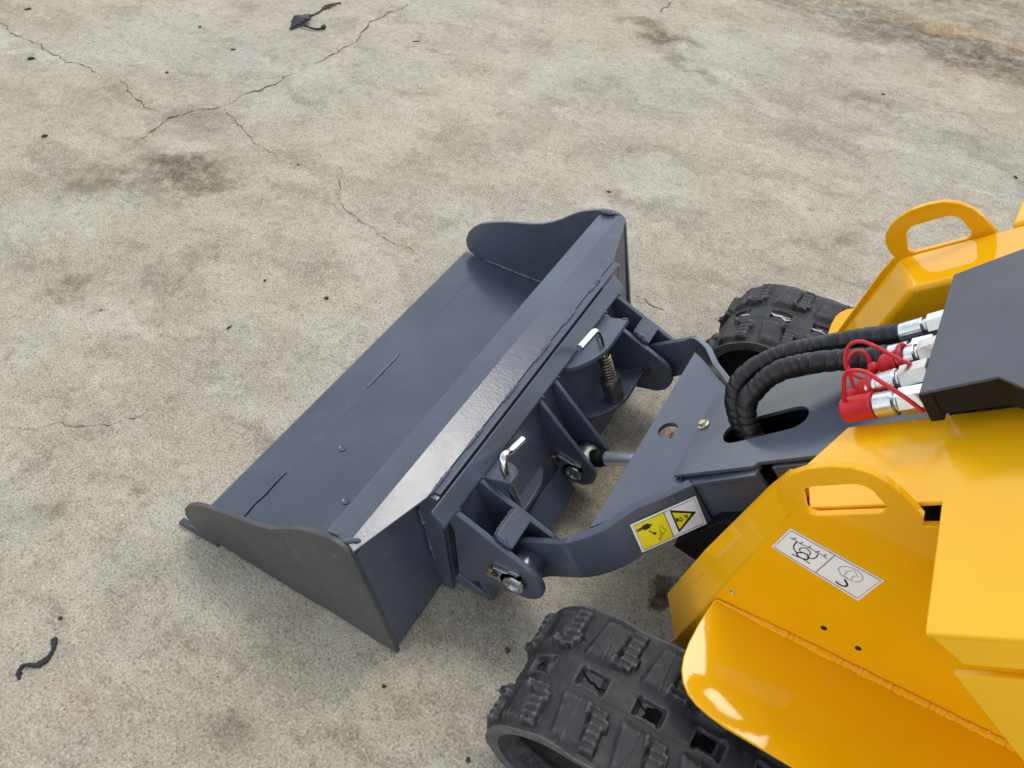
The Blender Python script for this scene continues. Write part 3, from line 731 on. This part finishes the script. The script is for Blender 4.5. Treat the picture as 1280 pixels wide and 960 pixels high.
# --- yellow body
ex = Vector((.757, .656)).normalized(); nx = Vector((-ex.y, ex.x)); bl = Vector((.065, .582))
def HN(a, n_): q = bl+ex*a+nx*n_; return (q.x, q.y)
hand = [HN(*p) for p in [(-.026, .0), (-.031, .014), (-.031, .030), (-.025, .046), (-.012, .060), (.006, .070), (.028, .076), (.055, .077), (.078, .073), (.096, .063), (.110, .047), (.119, .028), (.125, .006), (.1285, -.008)]]
hh = []
for cx, cn, a0 in ((.009, .011, 180), (.084, .011, 270), (.070, .027, 0), (.024, .027, 90)):
    rad = .011 if cn < .02 else .021
    for k in range(5):
        a = R(a0+22.5*k); hh.append(HN(cx+rad*math.cos(a), cn+rad*math.sin(a)))
panel = [(-.034, .120), (-.028, .144), (.002, .318), (.034, .525), (.042, .560)] + hand + [(.172, .645), (.26, .715), (.45, .80), (.62, .80), (.62, .12)]
S_O = Vector((.065, 0, .58)); SA = math.atan(.88); sA = Vector((math.cos(SA), 0, math.sin(SA))); sN = Vector((-math.sin(SA), 0, math.cos(SA)))
def SP(x, y, h=0.0): return Vector((x, y, .58+.88*(x-.065)))+sN*h
YM = .965
def sidepanel(y, th):
    return prism(panel, y, y+th, [hh])
mk('side_panel', sidepanel(.660, .010), M['yellow'], loader, .0015)
mk('side_panel', sidepanel(1.270, -.010), M['yellow'], loader, .0015)
fend = [(.003, .6595), (-.004, .610), (-.006, .575), (-.0045, .550), (.000, .532), (.008, .517), (.020, .505), (.035, .497), (.056, .4915), (.080, .488), (.30, .480), (.80, .470), (.80, .6595)]
for far in (0, 1):
    pts = [Vector((x, y if not far else 2*YM-y, .312)) for x, y in fend]
    mk('fender', extr(pts, (0, 0, -.006)), M['yellow'], loader, .0014)
    q = [Vector((.006, .657, .314)), Vector((.62, .657, .314))]
    mk('weld_bead', bead(q if not far else mirror(q, YM), .0062, 50), M['yellow'], loader, smooth=True)
    # flared front flange and front plate of the tower
    q = [Vector((.035, .662, .530)), Vector((.002, .662, .318)), Vector((-.030, .662, .135)), Vector((-.072, .724, .150)), Vector((-.040, .724, .322)), Vector((.008, .724, .530)), Vector((.022, .724, .575)), Vector((.043, .662, .575))]
    if not far: mk('front_flange', extr(q, (.006, .002, 0)), M['yellow'], loader, .001)
    q = [Vector((-.030, .70, .30)), Vector((-.052, .70, .14)), Vector((-.036, .735, .10)), Vector((-.018, .735, .31))]
    if not far: mk('lower_gusset', extr(q, (.005, 0, 0)), M['yellow'], loader, .001)
for x, z, m_ in ((.148, .369, 'black'), (.198, .361, 'black'), (.021, .349, 'zinc')):
    mk('panel_fastener', lathe((x, .660, z), (x, .65, z), [(0, .0042), (.0012, .0042), (.0018, .003), (.0008, .0015)], 14), M[m_], loader, smooth=True)
# sloped hood: near shelf, far box, wide rear part
hn = [(.060, .676), (.038, .757), (.068, .826), (.42, .826), (.42, .500), (.187, .500), (.176, .676)]
mk('sloped_hood', extr([SP(x, y) for x, y in hn], sN*-.007), M['yellow_satin'], loader, .0025, 3)
mk('hood_skirt', extr([SP(.188, .5005, -.0015), SP(.42, .5005, -.0015), SP(.42, .5005, -.046), SP(.201, .5005, -.046)], (0, .008, 0)), M['yellow_satin'], loader, .003, 3)
mk('hood_front', extr([SP(.040, .757, -.028), SP(.068, .824, -.028), SP(.068, .824, -.028)+Vector((-.035, 0, -.22)), SP(.040, .757, -.028)+Vector((-.045, 0, -.22))], (.008, -.002, 0)), M['yellow'], loader, .001)
hf = [(.055, 1.262), (.084, 1.148), (.45, 1.148), (.45, 1.262)]
fb = [Vector((.055, 0, .571)), ]
bm = extr([SP(.050, 1.263), SP(.082, 1.148), SP(.42, 1.148), SP(.42, 1.263)], Vector((-.042, 0, -.235)))
mk('far_side_box', bm, M['yellow'], loader, .010, 4)
wf = [(.176, 1.268), (.186, 1.430), (.42, 1.430), (.42, 1.268)]
mk('wide_hood', extr([SP(x, y, .0006) for x, y in wf], sN*-.052), M['yellow_satin'], loader, .007, 4)
rs = [(.236, .626), (.45, .445), (.80, .40), (.80, .95), (.45, .82)]
mk('rear_side_cover', prism(rs, .512, .522), M['yellow_satin'], loader, .003)
mk('rear_side_cover', prism(rs, 1.408, 1.418), M['yellow_satin'], loader, .003)
mk('body_frame', boxm((.505, .965, .36), (.265, 0, 0), (0, .285, 0), (0, 0, .24)), M['black'], loader, .004)
# grey control panel box above the couplers
cp = [(x+.048, y) for x, y in [(.115, .782), (.113, 1.034), (.175, 1.058), (.42, 1.120), (.42, .700), (.198, .764), (.176, .791)]]
mk('control_panel', extr([SP(x, y, .072) for x, y in cp], sN*-.004), M['panel'], loader, .001)
cp2 = [(x+.045, y) for x, y in [(.124, .792), (.124, 1.030), (.178, 1.054), (.41, 1.112), (.41, .708), (.200, .770), (.178, .794)]]
mk('control_panel_skirt', extr([SP(x, y, .0675) for x, y in cp2], sN*-.040), M['black'], loader, .002)  # panel's lower face, its shade painted in as black
mk('panel_end_cap', extr([SP(.158, .790, .062), SP(.170, .790, .062), SP(.170, .790, .02), SP(.158, .790, .02)], (0, .02, 0)), M['black'], loader, .002)
mk('void_bulkhead', extr([SP(.165, .828, .058), SP(.165, 1.040, .058), SP(.150, 1.146, -.02), SP(.150, 1.146, -.09), SP(.160, .828, -.09)], sA*.008), M['black'], loader)  # black closing plate stands in for the dark void below the panel
# white sticker on the near side panel
d0, d1, d2, d3 = Vector((.050, .6588, .544)), Vector((.173, .6588, .526)), Vector((.163, .6588, .464)), Vector((.040, .6588, .491))
def D3(u, v): return (d0*(1-u)+d1*u)*(1-v)+(d3*(1-u)+d2*u)*v
sD = lift_for(D3, Vector((0, -1, 0)))
lab = mk('lifting_label', extr([d0, d1, d2, d3], (0, .0007, 0)), M['white'], loader)
mk('label_border', ribbon_strokes(D3, [([(.022,.048),(.980,.041),(.975,.932),(.018,.954),(.022,.048)], .0011), ([(.498,.045),(.498,.945)], .0011)], .0006*sD), M['ink_grey'], lab)
pg = mk('pictogram', ribbon_strokes(D3, [([(.063,.308),(.101,.280),(.179,.308),(.258,.272),(.351,.271),(.421,.267),(.472,.294)], .0011), ([(.092,.315),(.111,.19)], .0012), ([(.176,.316),(.187,.205)], .0012),
    ([(.258,.295),(.274,.185)], .0012), ([(.348,.303),(.365,.187)], .0012), ([(.427,.290),(.438,.165)], .0012), ([(.141,.287),(.149,.501),(.175,.601),(.217,.665)], .0017), ([(.376,.303),(.388,.416),(.382,.544),(.344,.614),(.322,.60)], .0016),
    ([(.212,.508),(.218,.421),(.249,.344),(.28,.35),(.301,.376),(.323,.440),(.324,.534),(.282,.545),(.244,.571),(.212,.508)], .0015),
    ([(.221,.680),(.24,.73),(.262,.759),(.310,.745),(.344,.679),(.340,.590),(.300,.525),(.261,.550),(.231,.630),(.221,.680)], .0024), ([(.195,.806),(.243,.795),(.299,.748),(.394,.764)], .0020),
    ([(.701,.818),(.72,.845),(.745,.855),(.78,.84),(.801,.814),(.806,.755),(.798,.702),(.765,.65),(.745,.606)], .0030)], .0004*sD), M['ink'], lab); pg['kind'] = 'stuff'
pg = mk('arrow_sign', ribbon_strokes(D3, [([(.631,.438),(.617,.36),(.620,.294),(.652,.192),(.719,.124),(.76,.13),(.799,.156),(.849,.245),(.863,.361),(.841,.476),(.771,.542),(.690,.532),(.631,.438)], .0008), ([(.671,.340),(.703,.318),(.738,.172),(.813,.320),(.776,.345),(.783,.507)], .0008), ([(.704,.341),(.707,.512),(.752,.516)], .0008)], .0004*sD), M['ink_grey'], lab); pg['kind'] = 'stuff'

# --- hydraulic hoses, couplers, caps
def hose(pts, r):
    path = spline(pts, 26)
    L = [0.0]
    for a, b in zip(path, path[1:]): L.append(L[-1]+(b-a).length)
    n = int(L[-1]/.0009); pp = []; j = 0
    for k in range(n+1):
        t = L[-1]*k/n
        while j < len(L)-2 and L[j+1] < t: j += 1
        pp.append(path[j].lerp(path[j+1], (t-L[j])/max(1e-9, L[j+1]-L[j])))
    W_ = .0165
    def rr(i, f, l):
        out = []
        for k in range(24):
            q = (l/W_+.25*math.sin(l*97)+.2*math.sin(l*41+r)+k/24) % 1.0
            ang_ = 2*math.pi*k/24
            out.append(r*(.97+.075*math.sin(math.pi*q)**.55-.035*math.exp(-(min(q, 1-q)/.06)**2)+.05*noise.noise(Vector((l*45, math.cos(ang_)*1.2, math.sin(ang_)*1.2+r*900)))))
        return out
    return tube(pp, rr, 24)
mk('hydraulic_hose', hose([(.091,1.050,.583),(.049,1.048,.553),(.020,1.044,.533),(-.012,1.037,.512),(-.037,1.027,.498),(-.062,1.015,.482),(-.082,1.000,.464),(-.098,.980,.440),(-.098,.964,.414),(-.080,.950,.385),(-.050,.942,.358),(-.015,.938,.34)], .0165), M['hose'], loader, smooth=True, angle=60)
mk('hydraulic_hose', hose([(.087,1.000,.578),(.059,.998,.558),(.030,.994,.543),(-.002,.988,.526),(-.027,.980,.512),(-.051,.970,.492),(-.066,.957,.467),(-.074,.941,.438),(-.064,.928,.412),(-.040,.918,.388),(-.005,.914,.365),(.03,.912,.355)], .0165), M['hose'], loader, smooth=True, angle=60)
sl_ = Vector((.70, 0, .71))
def fitting(p0, p1, segs, nm='hose_fitting'):
    p0, p1 = Vector(p0), Vector(p1); d = (p1-p0).normalized(); root = None
    t = 0
    for L, r0, sides in segs:
        prof = [(t, r0*.9), (t+.0015, r0), (t+L-.0015, r0), (t+L, r0*.9)]
        o = mk(nm if root is None else ('hex_nut' if sides == 6 else 'collar'), lathe(p0, p1, prof, sides), M['zinc'], root or loader, smooth=sides > 8, bev=0)
        if root is None: root = o
        t += L
    return root
fitting((.090,1.050,.583), (.132,1.050,.627), [(.038, .0150, 24), (.006, .0115, 24), (.026, .0165, 6)])
fitting((.080,1.000,.571), (.124,1.000,.614), [(.040, .0150, 24), (.006, .0115, 24), (.03, .0165, 6)])
fitting((.060,1.010,.628), (.110,1.010,.676), [(.030, .013, 24), (.004, .010, 24), (.03, .0150, 6)]) if False else None
for p0, p1 in (((.079,.940,.602), (.122,.940,.655)), ((.066,.880,.601), (.123,.880,.669)), ((.066,.830,.612), (.127,.830,.671))):
    d = (Vector(p1)-Vector(p0)).normalized(); b = Vector(p0)
    fitting(b+d*.012, b+d, [(.018, .0135, 24), (.026, .0168, 24), (.005, .0135, 24), (.040, .0178, 6)], 'quick_coupler')
def cap(p0, d, L, r, knob):
    p0 = Vector(p0); d = Vector(d).normalized()
    if knob: prof = [(0, .006), (.001, .0085), (.006, .0088), (.010, .0062), (.013, .0070), (.018, .0130), (.022, r*.98), (L-.006, r), (L-.004, r*1.07), (L, r*1.07), (L, r*.8)]
    else: prof = [(0, r*.80), (.002, r*.95), (.006, r), (L-.005, r), (L-.004, r*1.04), (L, r*1.04), (L, r*.8)]
    return mk('dust_cap', lathe(p0, p0+d, prof, 28), M['red'], loader, smooth=True)
k1 = cap((.068,.938,.595), (.063, 0, .066), .042, .0160, True)
k2 = cap((.056,.882,.587), (.063, 0, .074), .040, .0160, True)
k3 = cap((.055,.832,.602), (.063, 0, .062), .043, .0172, False)
def tether(par, pts, r=.0027): mk('tether', tube(spline(pts, 12), r, 10), M['red'], par, smooth=True)
tether(k3, [(.050,.832,.600),(.050,.830,.618),(.041,.830,.645),(.037,.830,.662),(.041,.827,.676),(.056,.820,.688),(.080,.810,.690),(.107,.805,.686),(.134,.800,.679)], .0029)
tether(k2, [(.060,.882,.592),(.049,.890,.606),(.034,.900,.619),(.028,.908,.634),(.030,.912,.647),(.041,.910,.658),(.059,.900,.666),(.086,.890,.669),(.126,.880,.672)])
tether(k1, [(.066,.938,.592),(.062,.942,.604),(.052,.946,.611),(.043,.946,.610),(.036,.940,.602),(.039,.931,.590),(.055,.922,.587),(.079,.920,.596),(.099,.930,.624),(.126,.940,.655)])
mk('cap_ring', tube([Vector((.100+.018*sl_.z*math.cos(R(a))*-1, .940+.0185*math.sin(R(a)), .632+.018*sl_.x*math.cos(R(a)))) for a in range(0, 361, 15)], .0035, 8), M['red'], k1, smooth=True)

# ------------------------------------------------------------------ litter on the concrete
def pebble(x, y, sx, sy, sz, seed, mat='stone', rot=None):
    rnd = random.Random(seed); bm = bmesh.new()
    bmesh.ops.create_icosphere(bm, subdivisions=2, radius=1)
    for v in bm.verts:
        k = 1+.9*noise.noise(v.co*1.7+Vector((seed*5.1, 0, 0)))+.5*noise.noise(v.co*4+Vector((seed*2.1, 3, 0)))
        v.co *= k
    a = rot if rot is not None else rnd.uniform(0, 3.1); ca, sa = math.cos(a), math.sin(a)
    for v in bm.verts:
        px, py, pz = v.co.x*sx, v.co.y*sy, v.co.z*sz
        v.co = Vector((x+px*ca-py*sa, y+px*sa+py*ca, max(.0005, pz+sz*.6)))
    return bm
items = [(-3.279,1.880,.026,.012,.006,'dark curled leaf fragment near the far left corner of the yard','leaf fragment','leaf','leaf'),
 (-2.913,1.608,.030,.018,.007,'dark flake lying beside the long left crack','debris','flake','stone'),
 (-2.428,1.798,.014,.010,.005,'brown crumb just right of the left crack','debris','flake','leaf'),
 (-2.601,2.135,.016,.010,.004,'flat dark crumb left of the black scrap','debris','flake','stone'),
 (-2.432,1.280,.018,.011,.007,'dark clod left of the large grey stain','pebble','pebble','stone'),
 (-1.823,2.495,.034,.006,.003,'thin dry leaf stalk lying right of the main crack','leaf','leaf','leaf'),
 (-1.628,.805,.008,.006,.004,'tiny red plastic chip on the open concrete at left','chip','plastic_chip','redbit'),
 (-1.356,1.109,.010,.006,.004,'small dark pebble left of the bucket cutting edge','pebble','pebble','stone'),
 (-1.173,1.139,.012,.010,.005,'brown pebble nearest the middle of the cutting edge','pebble','pebble','stone'),
 (-1.309,.925,.013,.007,.004,'black pebble out in front of the bucket','pebble','pebble','stone'),
 (-1.027,.189,.008,.006,.004,'dark pebble just above the torn rubber strip','pebble','pebble','stone'),
 (-.168,3.069,.014,.008,.004,'black flake in the grey patch at upper right','debris','flake','stone'),
 (-.441,.388,.007,.007,.004,'round grey pebble below the bucket corner','pebble','pebble','stone'),
 (-.288,.555,.009,.008,.006,'red brown clod beside the front of the near track','pebble','pebble','rust'),
 (-.249,.359,.009,.007,.004,'dark pebble at the bottom edge in front of the near track','pebble','pebble','stone'),
 (-.753,1.972,.013,.009,.003,'dark speck on the concrete beyond the far bucket corner','debris','flake','leaf'),
 (.322,2.744,.016,.009,.004,'dark chip at the right edge of the yard','debris','flake','stone'),
 (-1.644,1.586,.009,.005,.003,'brown chip near the end of the branching crack','debris','flake','leaf'),
 (-2.36,2.06,.020,.011,.004,'dark oval crumb above the main crack','debris','flake','leaf')]
for i, (x, y, a, b, c, lb, ct, nm, mt) in enumerate(items):
    o = mk(nm, pebble(x, y, a*.48, b*.52, c*.6, i+3), M[mt], None, smooth=True, origin=(x, y, 0), angle=30)
    tag(o, lb, ct, 'bits of litter scattered on the concrete')
def ribbon3(pts, wd, th, seed):
    rnd = random.Random(seed); bm = bmesh.new()
    P = spline([Vector((x, y, z)) for x, y, z in pts], 6); L = []
    for i, p in enumerate(P):
        t = (P[min(i+1, len(P)-1)]-P[max(i-1, 0)]).normalized(); s = Vector((-t.y, t.x, 0))
        f = i/(len(P)-1); k = wd(f)*rnd.uniform(.55, 1.35)
        up = Vector((0, 0, th))
        L.append([bm.verts.new(q) for q in (p-s*k, p+s*k, p+s*k*.8+up, p-s*k*.8+up)])
    for a, b in zip(L, L[1:]):
        for k in range(4): bm.faces.new((a[k], a[(k+1) % 4], b[(k+1) % 4], b[k]))
    bm.faces.new(L[0]); bm.faces.new(L[-1]); return bm
pts = [(-.993,.076,.001),(-1.001,.081,.001),(-1.006,.087,.002),(-1.006,.096,.003),(-.997,.102,.004),(-.988,.107,.003),(-.983,.118,.002),(-.982,.128,.002),(-.986,.141,.003),(-.994,.150,.003),(-1.003,.156,.002)]
tag(mk('rubber_strip', ribbon3(pts, lambda f: .0030+.0024*f+.0012*math.sin(f*14), .004, 4), M['scrap'], None, smooth=True, origin=(-.99, .11, 0)), 'torn curved strip of black rubber lying at the lower left', 'rubber strip')
sc_ = thing('rubber_scrap', 'crumpled black rubber scrap with a trailing cord beside the main crack', 'scrap', (-2.29, 2.40, 0))
mk('scrap_body', ribbon3([(-2.290,2.308,.001),(-2.294,2.35,.010),(-2.296,2.385,.016),(-2.302,2.42,.010),(-2.304,2.448,.003)], lambda f: .008+.030*math.sin(math.pi*min(1, f*1.1))**2, .007, 9), M['scrap'], sc_)
mk('cord', tube(spline([(-2.285,2.352,.008),(-2.255,2.350,.012),(-2.220,2.352,.008),(-2.196,2.366,.006),(-2.188,2.392,.010)], 8), lambda i, f, l: .0042+.004*(f > .86), 8), M['scrap'], sc_, smooth=True)
mk('tail', ribbon3([(-2.304,2.445,.002),(-2.298,2.49,.004),(-2.306,2.535,.003),(-2.298,2.57,.006),(-2.284,2.612,.002)], lambda f: .004+.011*math.exp(-((f-.62)/.16)**2), .003, 10), M['leaf'], sc_)
